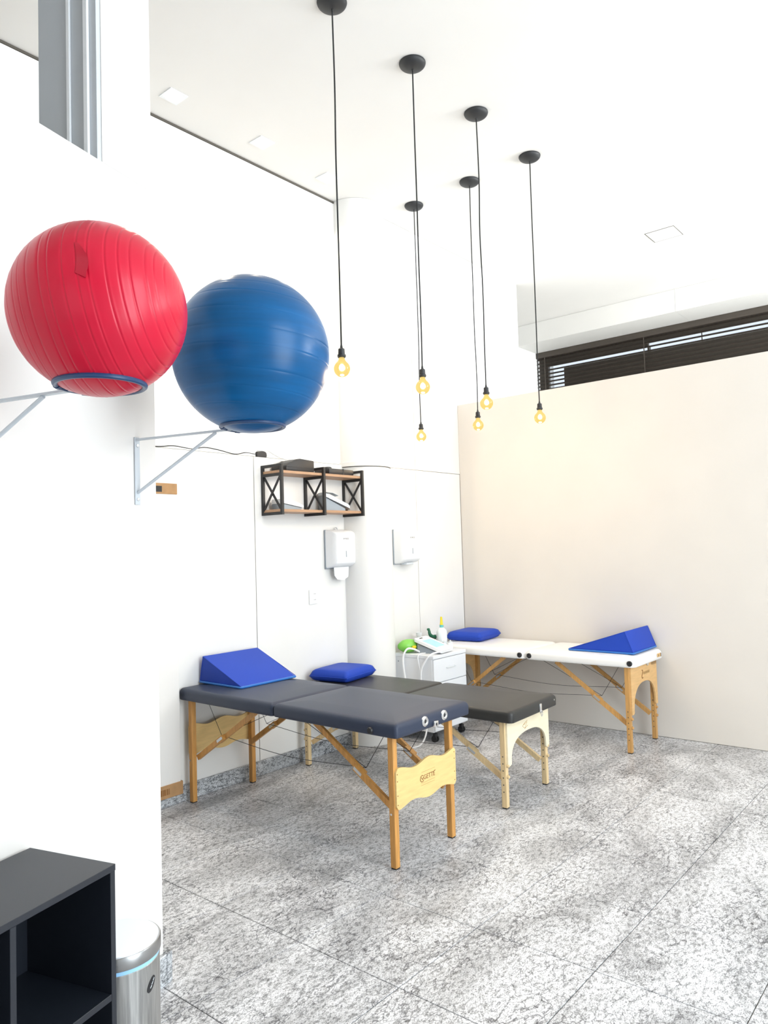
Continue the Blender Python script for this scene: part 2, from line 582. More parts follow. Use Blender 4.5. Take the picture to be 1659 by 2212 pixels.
# ---- rear and right walls (behind and beside the photographer) with glazed fronts, the rear one added for light
wrt = struct('wall_right', B(), 'paint', label='wall with the glazed street front, right of the room')
for a in ((3.2, 3.3, -3.1, -1.5, 0, ZC), (3.2, 3.3, 8.6, 9.9, 0, ZC), (3.2, 3.3, -1.5, 6.1, 2.75, ZC), (3.2, 3.3, 6.1, 8.6, 4.25, ZC), (3.2, 3.3, -1.5, 8.6, 0, .12)):
    obj('wall_section', box(B(), *a), 'paint', wrt, smooth=False)
for k in range(8):
    y = -1.5 + 10.1 * k / 7
    obj('mullion', box(B(), 3.22, 3.28, y - .03, y + .03, .12, 2.75 if y < 6.1 else 4.25), 'grey_frame', wrt, smooth=False)
wre = struct('wall_rear', B(), 'paint', label='unseen wall with an added glazed front behind the photographer')
for a in ((-6.0, -.6, -3.1, -3.0, 0, ZC), (-.6, 3.3, -3.1, -3.0, 3.3, ZC), (-.6, 3.3, -3.1, -3.0, 0, .12)):
    obj('wall_section', box(B(), *a), 'paint', wre, smooth=False)
for k in range(4):
    x = -.6 + 3.8 * k / 3
    obj('mullion', box(B(), x - .03, x + .03, -3.08, -3.02, .12, 3.3), 'grey_frame', wre, smooth=False)

# ---- partition on the left of the picture (local frame: x = away from the wall face, y = along the wall)
P0 = Vector((-2.483, 1.618, 0))
PROT = math.atan2(.277, .961)
pt = struct('wall_partition', B(), 'part', label='thick white partition with a high opening, carrying the ball brackets')
pt.location = P0
pt.rotation_euler = (0, 0, PROT)
UT = -4.62


def pbox(name, x0, x1, y0, y1, z0, z1, m='part', bev=0.0):
    return obj(name, box(B(), x0, x1, y0, y1, z0, z1, bev, 2), m, pt, smooth=False)


pbox('lower_section', -.29, 0, UT, 0, 0, 3.011, bev=.002)
pbox('post', -.29, 0, -.255, 0, 3.0112, ZC - .001)
pbox('post', -.29, 0, UT, -2.6, 3.0112, ZC - .001)
pbox('shaded_jamb_lining', -.288, -.004, -.275, -.2555, 3.0112, ZC - .001, 'grey_frame')  # shade on the jamb face is put into this grey
pbox('jamb_bead', -.140, -.124, -.285, -.2755, 3.0112, ZC - .001, 'white_metal', .002)
pbox('jamb_bead', -.056, -.036, -.287, -.2755, 3.0112, ZC - .001, 'white_metal', .002)
bp_ = struct('baseboard_partition', B(), 'skirt', label='granite skirting around the foot of the partition end')
bp_.location = P0
bp_.rotation_euler = (0, 0, PROT)
obj('skirting_piece', box(B(), -.29, .018, .0015, .03, .001, .112, .003, 1), 'skirt', bp_, smooth=False)
obj('skirting_piece', box(B(), .0015, .018, UT, .0, .001, .112, .003, 1), 'skirt', bp_, smooth=False)


def on_part(n, u, z=0.0):
    return P0 + Vector((.961 * n - .277 * u, .277 * n + .961 * u, z))


# ================================================================== MASSAGE TABLES
def wave(y0, y1, zt, zb, amp):
    top, bot = [], []
    n = 40
    for k in range(n + 1):
        s = k / n
        y = y0 + (y1 - y0) * s
        r = min(s, 1 - s) * (y1 - y0)
        rnd = .018 * (1 - min(1, r / .018)) ** 2
        wv = math.cos(2 * PI * (s * 2.0 - .08))
        top.append((y, zt + amp * wv - rnd))
        bot.append((y, zb - amp * .9 * math.cos(2 * PI * (s * 2.0 - .04)) + rnd))
    return bot + top[::-1]


def arch(y0, y1, zt, zb, za, foot):
    pts = [(y0, zb + .01), (y0 + .004, zb), (y0 + foot * .7, zb), (y0 + foot, zb + .01)]
    n = 24
    c, hw = (y0 + y1) / 2, (y1 - y0) / 2 - foot
    z0 = zb + .03
    for k in range(n + 1):
        a = PI - PI * k / n
        pts.append((c + hw * math.copysign(abs(math.cos(a)) ** .8, math.cos(a)), z0 + (za - z0) * math.sin(a) ** .9))
    pts += [(y1 - foot, zb + .01), (y1 - foot * .7, zb), (y1 - .004, zb), (y1, zb + .01)]
    for k in range(5):
        a = PI / 2 * k / 4
        pts.append((y1 - .02 + .02 * math.cos(a), zt - .02 + .02 * math.sin(a)))
    for k in range(5):
        a = PI / 2 + PI / 2 * k / 4
        pts.append((y0 + .02 + .02 * math.cos(a), zt - .02 + .02 * math.sin(a)))
    return pts


def massage_table(name, label, xl, xr, y0, y1, zb, zt, lx, ly, wood, ply, vinyl, style, rc, er, rot=0.0, brz=.29, brx=.24):
    """xl,xr,y0,y1 edges of the top; zb,zt under and upper side; lx = outer leg faces (left,right); ly = outer leg faces (near,far)"""
    cx, cy = (xl + xr) / 2, (y0 + y1) / 2
    t = thing(name, label, 'massage table', (cx, cy, 0), rot)
    hx, hy = (xr - xl) / 2, (y1 - y0) / 2
    lxl, lxr, lyn, lyf = lx[0] - cx, lx[1] - cx, ly[0] - cy, ly[1] - cy
    zm = zt - .008
    for a, b in ((-hx, -.0015), (.0015, hx)):
        prof = [(.006, zb), (.001, zb + .004), (0, zb + .02)]
        for k in range(7):
            an = PI / 2 * k / 6
            prof.append((er * (1 - math.cos(an)), zm - er + er * math.sin(an)))
        prof += [(er + .05, zm + .004), (er + .12, zm + .008)]
        obj('cushion', slab(B(), a, b, -hy, hy, prof, rc), vinyl, t, angle=50)
    wx, wy = .035, .034
    for sx in (0, 1):
        for sy in (0, 1):
            a = (lxl, lxl + wx) if sx == 0 else (lxr - wx, lxr)
            b = (lyn, lyn + wy) if sy == 0 else (lyf - wy, lyf)
            lg = obj('leg', box(B(), a[0], a[1], b[0], b[1], 0.006, zb - .001, .003, 2), wood, t, angle=20)
            obj('foot_pad', box(B(), a[0] + .002, a[1] - .002, b[0] + .002, b[1] - .002, 0, .0065), 'rubber', lg, smooth=False)
            if style == 'wave':
                obj('bolt', lathe(B(), [(.006, -.004), (.006, .001), (.004, .003), (0, .003)], 10, ((a[0] + a[1]) / 2, b[0] - .002 if sy == 0 else b[1] + .002, brz - .02), 'Y'), 'chrome', lg)
            else:
                hb = B()
                for k in range(6):
                    lathe(hb, [(.0042, -.001), (.0042, .0008)], 8, ((a[0] + a[1]) / 2, b[0] - .0005, .10 + k * .042), 'Y')
                obj('peg_hole', hb, 'gap', lg, smooth=False)
                for zk in (.19, .255):
                    kb = lathe(B(), [(.011, 0), (.012, .006), (.008, .014), (0, .014)], 10, (a[1] if sx else a[0] - .014, (b[0] + b[1]) / 2, zk), 'X')
                    obj('wing_nut', kb, wood, lg)
    # end panels
    pl = []
    for s in (0, 1):
        xa = lxr if s else lxl - .012
        if style == 'wave':
            bm = prism(B(), wave(lyn + .006, lyf + .002, .482, .300, .012), xa, xa + .012)
        else:
            bm = prism(B(), arch(lyn + .012, lyf + .0, zb - .002, style['foot_z'], style['arch_z'], .045), xa, xa + .012)
        pl.append(obj('end_panel', bm, ply, t, smooth=False))
    rp = pl[1]
    # diagonal struts, two-piece with hinge, and steel cables
    for s in (0, 1):
        xo = (lxr - wx - .002) if s else (lxl + wx + .002)
        xi = brx if s else -brx
        for yy in (lyn + wy + .012, lyf - wy - .012):
            p0, p1 = Vector((xo, yy, brz - .01)), Vector((xi, yy, zb - .012))
            mid = p0.lerp(p1, .46)
            st = obj('strut', bar(B(), p0, mid, .020, .032), wood, t, smooth=False)
            obj('strut', bar(B(), p0.lerp(p1, .36) + Vector((0, .019, 0)), p1 + Vector((0, .019, 0)), .018, .030), wood, t, smooth=False)
            hp = B()
            q = p0.lerp(p1, .41)
            bar(hp, q - (p1 - p0).normalized() * .03 + Vector((0, -.011, 0)), q + (p1 - p0).normalized() * .03 + Vector((0, -.011, 0)), .003, .016)
            obj('hinge_plate', hp, 'zinc', st, smooth=False)
    for yy in (lyn + .075, lyf - .075):
        a = Vector((lxl + .10, yy, zb - .002)); d = Vector((lxr - .10, yy, zb - .002))
        b = Vector((lxl + (abs(lxl) - brx) * .40, yy, brz + (zb - brz) * .42))
        c = Vector((lxr - (abs(lxr) - brx) * .40, yy, brz + (zb - brz) * .42))
        sag = b.lerp(c, .5) - Vector((0, 0, .035))
        for line in ([a, b], smooth_pts([b, sag, c], 8), [c, d], [b, Vector((-brx * .4, yy, zb - .002))], [c, Vector((brx * .4, yy, zb - .002))]):
            obj('cable', tube(B(), line, .0017, 6), 'black_plastic', t)
    return t, rp, cx, cy, hx, hy


# front table ---------------------------------------------------------------
tf, rpf, cx, cy, hx, hy = massage_table(
    'massage_table', 'navy blue massage table nearest the camera, with wavy plywood end panels', -4.147, -2.333, 2.842, 3.495, .652, .735,
    (-4.085, -2.385), (2.873, 3.394), 'beech', 'beech_h', 'navy_vinyl', 'wave', .02, .030)
for yy in (3.075, 3.245):
    g = obj('grommet', lathe(B(), [(.010, -.004), (.010, .004), (.014, .008), (.021, .008), (.026, .003), (.026, -.004)], 28, (hx + .001, yy - cy, .695), 'X'), 'chrome', tf)
    obj('grommet_hole', lathe(B(), [(0, .0035), (.0105, .0035), (.0105, -.003), (0, -.003)], 20, (hx + .001, yy - cy, .695), 'X'), 'black_plastic', g)
lb = box(B(), hx, hx + .016, 3.14 - cy, 3.175 - cy, .652, .684, .004, 2)
lt = obj('latch', lb, 'chrome', tf)
obj('latch_slot', box(B(), hx + .0155, hx + .0175, 3.152 - cy, 3.160 - cy, .66, .674), 'black_plastic', lt, smooth=False)
obj('side_knob', lathe(B(), [(.018, .004), (.018, -.006), (.014, -.012), (0, -.013)], 20, (-2.50 - cx, -hy, .675), 'Y'), 'black_plastic', tf)
text('stamp', 'GETTE', .034, 'stamp', rpf, (-2.385 + .0125 - cx, 3.152 - cy, .396), RX)
sb = B()
# emblem and frame lines of the stamp
X_ = -2.385 + .0122 - cx
tube(sb, [(X_, 3.09 - cy + .016 * math.cos(a), .394 + .016 * math.sin(a)) for a in [PI * .3 + 1.5 * PI * k / 14 for k in range(15)]], .002, 6)
tube(sb, [(X_, 3.082 - cy, .402), (X_, 3.094 - cy, .388), (X_, 3.100 - cy, .400)], .002, 6)
tube(sb, [(X_, 3.185 - cy, .402), (X_, 3.205 - cy, .412)], .002, 6)
obj('stamp_emblem', sb, 'stamp', rpf)
sb = B()
for yA, yB, zz in ((3.08, 3.20, .372), (3.08, 3.20, .360), (3.085, 3.205, .426)):
    bar(sb, (X_, yA - cy, zz), (X_, yB - cy, zz), .001, .0016)
obj('stamp_line', sb, 'stamp_light', rpf, smooth=False)
nb = B()
for yy in (2.888, 3.383):
    for zz in (.315, .36, .43, .465):
        lathe(nb, [(.003, 0), (.003, .0012), (0, .0014)], 8, (-2.385 + .0118 - cx, yy - cy, zz), 'X')
obj('nail', nb, 'stamp', rpf)

# middle table ---------------------------------------------------------------
tm, rpm, cx, cy, hx, hy = massage_table(
    'massage_table', 'low charcoal massage table with pale arched plywood ends, in the middle', -4.09, -2.31, 3.862, 4.492, .520, .600,
    (-4.06, -2.380), (3.890, 4.462), 'pine', 'pine_h', 'char_vinyl', dict(foot_z=.25, arch_z=.418), .035, .026, math.radians(1.8), brz=.175)
lt = obj('latch', box(B(), hx - .002, hx + .008, 4.222 - cy, 4.25 - cy, .515, .575, .006, 2), 'chrome', tm)
obj('latch_ring', tube(B(), [(hx + .010, 4.236 - cy + .011 * math.cos(a), .515 + .018 * math.sin(a)) for a in [2 * PI * k / 20 for k in range(20)]], .0025, 6, True), 'chrome', lt)
obj('rivet', lathe(B(), [(.006, 0), (.006, .002), (0, .004)], 12, (hx - .001, 4.44 - cy, .562), 'X'), 'chrome', tm)
sb = B()
X_ = -2.380 + .0122 - cx
for pts in ([(4.10, .455), (4.135, .470), (4.165, .478)], [(4.10, .452), (4.13, .435), (4.16, .470), (4.115, .458)], [(4.125, .432), (4.17, .447)]):
    tube(sb, [(X_, y - cy, z) for y, z in pts], .0014, 6)
obj('stamp_emblem', sb, 'stamp_light', rpm)

# white table ---------------------------------------------------------------
tw, rpw, cx, cy, hx, hy = massage_table(
    'massage_table', 'white massage table standing along the cream back wall', -3.99, -2.150, 5.428, 6.045, .640, .722,
    (-3.90, -2.203), (5.448, 5.985), 'beech2', 'beech2_h', 'white_vinyl', dict(foot_z=.285, arch_z=.50), .055, .036, math.radians(-.3), brz=.215)
gx = [-.045, .045, hx - .035]
for k, x in enumerate(gx):
    obj('grommet', lathe(B(), [(.020, .006), (.021, -.004), (.015, -.008), (.010, -.006), (0, -.006)], 24, (x, -hy + .001, .672), 'Y'), 'black_plastic', tw)
rb = B()
prism(rb, rrect(5.87 - cy, 5.985 - cy, .60, .70, .012), -2.203 - cx, -2.203 + .012 - cx)
obj('headrest_tab', rb, 'beech2_h', tw, smooth=False)
hl = box(B(), hx + .001, hx + .010, 5.895 - cy, 5.965 - cy, .662, .690, .003, 1)
lt = obj('latch', hl, 'beech2_h', tw)
obj('latch_slot', box(B(), hx + .0095, hx + .0112, 5.950 - cy, 5.960 - cy, .662, .69), 'black_plastic', lt, smooth=False)
obj('latch_slot', box(B(), hx + .0095, hx + .0112, 5.900 - cy, 5.907 - cy, .668, .686), 'black_plastic', lt, smooth=False)
obj('catch', prism(B(), [(5.755 - cy, .641), (5.815 - cy, .641), (5.80 - cy, .618), (5.785 - cy, .610), (5.77 - cy, .618)], hx - .040, hx - .032), 'zinc', tw, smooth=False)
sb = B()
X_ = -2.203 + .0122 - cx
tube(sb, smooth_pts([(X_, 5.675 - cy, .588), (X_, 5.690 - cy, .585), (X_, 5.688 - cy, .565), (X_, 5.674 - cy, .548), (X_, 5.676 - cy, .528), (X_, 5.695 - cy, .530)], 4), .0032, 6)
obj('stamp_emblem', sb, 'stamp', rpw)
sb = B()
bar(sb, (X_, 5.705 - cy, .562), (X_, 5.83 - cy, .562), .0008, .022)
obj('stamp_band', sb, 'stamp_light', rpw, smooth=False)
sb = B()
for k in range(9):
    bar(sb, (X_ + .0006, 5.712 - cy + k * .0135, .556), (X_ + .0006, 5.716 - cy + k * .0135, .568), .0006, .003, (0, 1, 0))
obj('stamp_line', sb, 'stamp', rpw, smooth=False)


# ================================================================== WEDGES AND PILLOWS
def wedge(label, xa, xb, xap, y0, y1, z0, h, rot=0):
    """profile in x: bottom xa..xb, apex at xap"""
    cx, cy = (xa + xb) / 2, (y0 + y1) / 2
    t = thing('wedge_cushion', label, 'wedge cushion', (cx, cy, z0), rot)
    bm = prism(B(), [(xa - cx, .012), (xb - cx, .012), (xap - cx, h)], y0 - cy, y1 - cy, 'Y')
    bmesh.ops.bevel(bm, geom=list(bm.edges), offset=.006, segments=3, affect='EDGES', profile=.6)
    obj('foam_body', bm, 'blue_vinyl', t, angle=50)
    e = .010
    obj('base_hem', slab(B(), min(xa, xb) - cx - e, max(xa, xb) - cx + e, y0 - cy - e, y1 - cy + e, [(.004, 0), (0, .004), (0, .010), (.004, .0135)], .02), 'blue_hem', t)
    A_, B_, C_ = (xap - cx, h - .004), (xa - cx, .014), (xb - cx, .014)
    for y in (y0 - cy, y1 - cy):
        for q in (B_, C_):
            obj('piping', tube(B(), [(A_[0], y, A_[1]), (q[0], y, q[1])], .0022, 6), 'blue_vinyl', t)
    obj('piping', tube(B(), [(A_[0], y0 - cy, A_[1]), (A_[0], y1 - cy, A_[1])], .0022, 6), 'blue_vinyl', t)
    return t


wedge('royal blue wedge cushion at the head of the navy table', -3.715, -4.135, -4.10, 3.005, 3.470, .735, .178)
wedge('royal blue wedge cushion at the foot of the white table', -2.73, -2.205, -2.265, 5.55, 6.03, .7225, .172)


def pillow(label, x, y, z, sx, sy, h, rot):
    t = thing('pillow', label, 'pillow', (x, y, z), rot)
    bm = B()
    n = 20
    grid = {}
    for s in (1, -1):
        for i in range(n + 1):
            for j in range(n + 1):
                u, v = i / n * 2 - 1, j / n * 2 - 1
                e = (1 - abs(u) ** 7) * (1 - abs(v) ** 7)
                pin = 1 - .03 * (1 - abs(v)) * abs(u) ** 6 - 0
                pin2 = 1 - .03 * (1 - abs(u)) * abs(v) ** 6
                if s == -1 and (i in (0, n) or j in (0, n)):
                    grid[(s, i, j)] = grid[(1, i, j)]
                    continue
                if s == 1:
                    zz = h * .42 + h * .58 * e ** .28
                else:
                    zz = h * .42 - h * .42 * e ** .22
                grid[(s, i, j)] = bm.verts.new((u * sx / 2 * pin, v * sy / 2 * pin2, zz))
        for i in range(n):
            for j in range(n):
                bm.faces.new([grid[(s, i + a, j + b)] for a, b in ((0, 0), (1, 0), (1, 1), (0, 1))])
    obj('cover', bm, 'blue_vinyl', t, angle=70)
    pts = []
    for i in range(n):
        pts.append(grid_pos(sx, sy, h, i / n * 2 - 1, -1))
    for i in range(n):
        pts.append(grid_pos(sx, sy, h, 1, i / n * 2 - 1))
    for i in range(n):
        pts.append(grid_pos(sx, sy, h, 1 - i / n * 2, 1))
    for i in range(n):
        pts.append(grid_pos(sx, sy, h, -1, 1 - i / n * 2))
    obj('seam', tube(B(), pts, .0025, 6, True), 'blue_vinyl', t)
    return t


def grid_pos(sx, sy, h, u, v):
    return (u * sx / 2 * (1 - .03 * (1 - abs(v)) * abs(u) ** 6), v * sy / 2 * (1 - .03 * (1 - abs(u)) * abs(v) ** 6), h * .42)


pillow('flat royal blue pillow on the charcoal middle table', -3.945, 4.185, .6005, .34, .41, .092, math.radians(9))
pillow('flat royal blue pillow on the white table by the corner', -3.80, 5.80, .723, .35, .42, .088, math.radians(6))


# ================================================================== EXERCISE BALLS ON BRACKETS
def ball(name, label, ctr, r, material, axis, nrib, squash=1.0, depth=.0016):
    t = thing(name, label, 'exercise ball', ctr)
    bm = B()
    ang = [(PI * k / 120, 0) for k in range(1, 120)]
    for k in range(1, nrib):
        a = PI * k / nrib + .02 * math.sin(k * 2.3)
        dep = depth * (1.0 if abs(a - PI / 2) < 1.2 else .3)
        ang = [q for q in ang if abs(q[0] - a) > .022] + [(a - .017, 0), (a - .006, -dep * .6), (a, -dep), (a + .006, -dep * .5), (a + .017, dep * .35)]
    ang.sort()
    prof = [(0, -r)] + [((r + d) * math.sin(a), -(r + d) * math.cos(a)) for a, d in ang] + [(0, r)]
    lathe(bm, prof, 96)
    o = obj('skin', bm, material, t, angle=89)
    q = Vector((0, 0, 1)).rotation_difference(Vector(axis).normalized())
    bpy_rot = q.to_matrix().to_4x4()
    o.data.transform(bpy_rot)
    if squash != 1.0:
        o.data.transform(Matrix.Diagonal((squash, squash, 1, 1)))
    return t, o


RB = .268
RR = .214
zr = 2.026
rb_c = on_part(.516, -.105, zr + math.sqrt(RB * RB - .105 ** 2))
rr_c = on_part(.556, -.841, zr + math.sqrt(RR * RR - .105 ** 2))
bb, _ = ball('exercise_ball', 'large glossy blue exercise ball on a wall bracket', rb_c, RB, 'blue_ball', (.06, .05, 1), 13, depth=.0006)
rbal, _ = ball('exercise_ball', 'glossy ribbed red exercise ball on a wall bracket', rr_c, RR, 'red_ball', rt - .17 * dn, 22, 1.0, depth=.0011)
# creased plug flap on the red ball
vd = (Vector((0, 0, 1.6)) - rr_c)


def red_surface(px, py, off=0.0):
    d = (rt * ((px - 829.5) / FPX) + dn * ((py - 1106) / FPX) + fw).normalized()
    o = Vector((0, 0, 1.6)) - rr_c
    b_ = o.dot(d)
    disc = b_ * b_ - (o.dot(o) - (RR + off) ** 2)
    return o + d * (-b_ - math.sqrt(max(disc, 0)))


fb = B()
L_ = [red_surface(160 + 5 * math.sin(k * .4), 522 + k * 9.5, .0012) for k in range(8)]
R_ = [red_surface(170 + 13 * math.sin(PI * min(1, k / 6.5)) + k * 2.2, 525 + k * 10.6, .016 * math.sin(PI * k / 7.5) + .001) for k in range(8)]
va = [fb.verts.new(p) for p in L_]
vb = [fb.verts.new(p) for p in R_]
vc = [fb.verts.new(p - vd.normalized() * .004) for p in R_]
for k in range(7):
    fb.faces.new((va[k], va[k + 1], vb[k + 1], vb[k]))
    fb.faces.new((vb[k], vb[k + 1], vc[k + 1], vc[k]))
obj('plug_flap', fb, 'red_ball', rbal, angle=60)


def bracket(label, n, u, z):
    t = thing('ball_bracket', label, 'bracket', on_part(0, u, 0), PROT, 'brackets on the partition')
    rr = .106
    ring = obj('ring', tube(B(), [(n + rr * math.cos(2 * PI * k / 48), rr * math.sin(2 * PI * k / 48), z) for k in range(48)], .0075, 10, True), 'ring_blue', t)
    for a in (2.7, 3.6):
        obj('ring_sleeve', tube(B(), [(n + rr * math.cos(a + d * .08), rr * math.sin(a + d * .08), z) for d in (-1, 0, 1)], .0095, 10), 'ring_blue', ring)
    obj('wall_strip', box(B(), .001, .006, -.013, .013, z - .245, z + .006, .001, 1), 'bracket_metal', t, smooth=False)
    for zz in (z - .025, z - .225):
        obj('screw', lathe(B(), [(.007, 0), (.006, .003), (0, .004)], 14, (.006, 0, zz), 'X'), 'zinc', t)
    obj('arm', bar(B(), (.004, 0, z - .003), (n - rr + .01, 0, z - .003), .018, .006), 'bracket_metal', t, smooth=False)
    obj('brace', tube(B(), [(.006, 0, z - .20), (.36, 0, z - .008)], .0058, 10), 'bracket_metal', t)
    return t


bracket('white steel wall bracket with blue ring under the blue ball', .516, -.105, zr)
bracket('white steel wall bracket with blue ring under the red ball', .556, -.841, zr)

# ================================================================== PENDANT LAMPS
PEND = [((-2.594, 2.805), 2.643, 'nearest the camera beside the blue ball'),
        ((-2.582, 3.490), 2.646, 'second from the camera in the row of four'),
        ((-2.580, 4.190), 2.640, 'third from the camera in the row of four'),
        ((-2.588, 4.942), 2.631, 'farthest of the row of four, rightmost'),
        ((-3.134, 4.952), 2.646, 'middle of the far row'),
        ((-3.716, 4.978), 2.628, 'leftmost of the far row')]
pproto = None
for k, ((px, py), zt, wh) in enumerate(PEND):
    lab = 'black pendant lamp with bare amber bulb, ' + wh
    t = thing('pendant_lamp', lab, 'pendant lamp', (px, py, ZC), 0, 'bare bulb pendant lamps on the ceiling')
    dz = zt - ZC
    if pproto is None:
        pproto = {}
        pr = [(0, 0)]
        obj_can = lathe(B(), [(.080, -.001), (.081, -.005)] + [(.080 * math.cos(a), -.006 - .036 * math.sin(a)) for a in [PI / 2 * j / 10 for j in range(1, 10)]] + [(.006, -.042), (.005, -.050), (0, -.050)], 40)
        pproto['canopy'] = obj('canopy', obj_can, 'lamp_black', t)
        sk_ = lathe(B(), [(0, .012), (.005, .012), (.007, 0), (.008, -.004), (.0165, -.010), (.0175, -.036), (.0165, -.038), (.022, -.040), (.0225, -.050), (.019, -.052), (.019, -.055), (0, -.055)], 28)
        pproto['socket'] = obj('socket', sk_, 'lamp_black', t)
        bl = lathe(B(), [(.012, -.052), (.014, -.058), (.019, -.070)] + [(.0425 * math.sin(a), -.1135 + .0425 * math.cos(a)) for a in [.60 + (PI - .60) * j / 16 for j in range(16)]] + [(0, -.156)], 32)
        pproto['bulb'] = obj('bulb', bl, 'amber_glass', t)
        cr = lathe(B(), [(0, -.086), (.007, -.089), (.014, -.098), (.0165, -.108), (.014, -.118), (.007, -.125), (0, -.126)], 20)
        pproto['filament'] = obj('filament', cr, 'lamp_core', pproto['bulb'])
    else:
        copy_obj(pproto['canopy'], t)
        pproto_s = copy_obj(pproto['socket'], t)
        pb = copy_obj(pproto['bulb'], t)
        copy_obj(pproto['filament'], pb)
    for c in t.children:
        if c.name.split('.')[0] in ('socket', 'bulb'):
            c.location = (0, 0, dz)
    rnd = random.Random(k)
    obj('cord', tube(B(), smooth_pts([(0, 0, -.045)] + [(rnd.uniform(-.003, .003), rnd.uniform(-.003, .003), dz * s) for s in (.25, .45, .65, .85)] + [(0, 0, dz + .01)], 5), .0042, 8), 'cord', t)
    l = bpy.data.lights.new('pendant_light', 'POINT')
    l.energy = 7
    l.color = (1, .73, .44)
    l.shadow_soft_size = .03
    lo = bpy.data.objects.new('pendant_light', l)
    COL.objects.link(lo)
    lo.parent = t
    lo.location = (0, 0, dz - .19)

# ================================================================== CEILING DOWNLIGHTS AND HATCH
for k, ((x, y), wh) in enumerate((((-3.905, 2.716), 'nearest the partition'), ((-3.909, 3.453), 'middle one of three'), ((-3.927, 4.132), 'nearest the column'))):
    t = thing('ceiling_downlight', 'small square recessed ceiling downlight by the left wall, ' + wh, 'downlight', (x, y, ZC), 0, 'recessed downlights along the left wall')
    obj('frame', square_ring(B(), .065, .045, -.006, -.0005), 'white_metal', t, smooth=False)
    obj('lamp', lathe(B(), [(.040, -.001), (.040, -.010), (.030, -.018), (0, -.020)], 24), 'downlight_lens', t)
    l = bpy.data.lights.new('downlight', 'SPOT')
    l.energy = 60
    l.color = (1, .86, .66)
    l.spot_size = math.radians(125)
    l.spot_blend = .6
    l.shadow_soft_size = .035
    lo = bpy.data.objects.new('downlight', l)
    COL.objects.link(lo)
    lo.parent = t
    lo.location = (0, 0, -.03)

t = thing('ceiling_hatch', 'square access hatch flush in the ceiling above the back wall', 'hatch', (-2.34, 7.113, ZC))
obj('joint', square_ring(B(), .137, .132, -.0025, -.0005), 'gap', t, smooth=False)
obj('cover', box(B(), -.131, .131, -.131, .131, -.003, -.0005, .0008, 1), 'ceil', t, smooth=False)

# ================================================================== HIGH WINDOW BLIND
t = thing('window_blind', 'dark brown slatted blind across the high window', 'blind', (-.83, YW, 3.5))
obj('head_rail', box(B(), -4.069, 4.05, -.03, .04, .660, .737, .002, 1), 'blind', t, smooth=False)
sl0 = None
for k in range(13):
    z = .640 - k * .0535
    if sl0 is None:
        bm = B()
        prof = [(-.018, -.0150), (-.006, -.0065), (.006, .0055), (.018, .0150), (.0190, .0139), (.0070, .0043), (-.0050, -.0077), (-.0172, -.0162)]
        prism(bm, prof, -4.069, 4.05, 'X')
        sl0 = obj('slat', bm, 'blind', t, angle=60)
        sl0.location = (0, 0, z)
    else:
        copy_obj(sl0, t, (0, 0, z))
for x in (-3.94, -2.55, -.9):
    obj('ladder_cord', bar(B(), (x, -.022, .66), (x, -.022, 0), .012, .002, (0, 1, 0)), 'blind', t, smooth=False)

# bare tree outside the high window
t = thing('tree', 'bare branches of a tree outside the high window', 'tree', (-1.6, 13.5, 0))
rnd = random.Random(3)
tb = B()
tube(tb, smooth_pts([(0, 0, 0), (.05, 0, 2.0), (-.05, .1, 4.0), (.0, .1, 5.6)], 6), lambda s: .13 * (1 - .6 * s), 10)
obj('trunk', tb, 'branch', t)
for k in range(46):
    z = 3.4 + 2.6 * rnd.random()
    a = rnd.uniform(0, 2 * PI)
    ln = rnd.uniform(.7, 1.9)
    d = Vector((math.cos(a), .4 * math.sin(a), rnd.uniform(.25, .9)))
    p = Vector((0, .08, z))
    pts = [p]
    for j in range(4):
        d = (d + Vector((rnd.uniform(-.4, .4), rnd.uniform(-.3, .3), rnd.uniform(-.2, .3)))).normalized()
        pts.append(pts[-1] + d * ln / 4)
    bb_ = B()
    tube(bb_, smooth_pts(pts, 3), lambda s: .022 * (1 - .8 * s), 6)
    twigs = []
    for j in (1, 2, 3):
        q = pts[j]
        e = (d + Vector((rnd.uniform(-1, 1), rnd.uniform(-.5, .5), rnd.uniform(-.2, .8)))).normalized()
        twigs.append([q, q + e * .25, q + e * .45 + Vector((0, 0, .05))])
    br_ = obj('branch', bb_, 'branch', t)
    for tw_ in twigs:
        obj('twig', tube(B(), tw_, lambda s: .009 * (1 - .7 * s), 5), 'branch', br_)

# ================================================================== WALL SHELF
xs = XL + .001
SY = (3.590, 4.020, 4.458)
zb_, zt_ = 1.850, 2.216
dp = .222
t = thing('wall_shelf', 'black steel and wood two-tier wall shelf with X-braced sides', 'shelf', (xs, (SY[0] + SY[2]) / 2, zb_))
cy = (SY[0] + SY[2]) / 2
for y in SY:
    yy = y - cy
    w_ = .020
    H_ = zt_ - zb_
    for xx in (w_ / 2, dp - w_ / 2):
        obj('upright', bar(B(), (xx, yy, 0), (xx, yy, H_), w_, w_, (0, 1, 0)), 'black_metal', t, smooth=False)
    for zz in (w_ / 2, H_ - w_ / 2, H_ - .075):
        obj('rail', bar(B(), (w_, yy, zz), (dp - w_, yy, zz), w_, w_), 'black_metal', t, smooth=False)
    obj('cross_brace', bar(B(), (w_, yy - .003, .032), (dp - w_, yy - .003, H_ - .085), .006, .017), 'black_metal', t, smooth=False)
    obj('cross_brace', bar(B(), (w_, yy + .003, H_ - .085), (dp - w_, yy + .003, .032), .006, .017), 'black_metal', t, smooth=False)
obj('shelf_board', box(B(), .0015, dp - .0205, SY[0] - cy - .005, SY[2] - cy + .005, .0205, .040, .001, 1), 'shelf_wood', t, smooth=False)
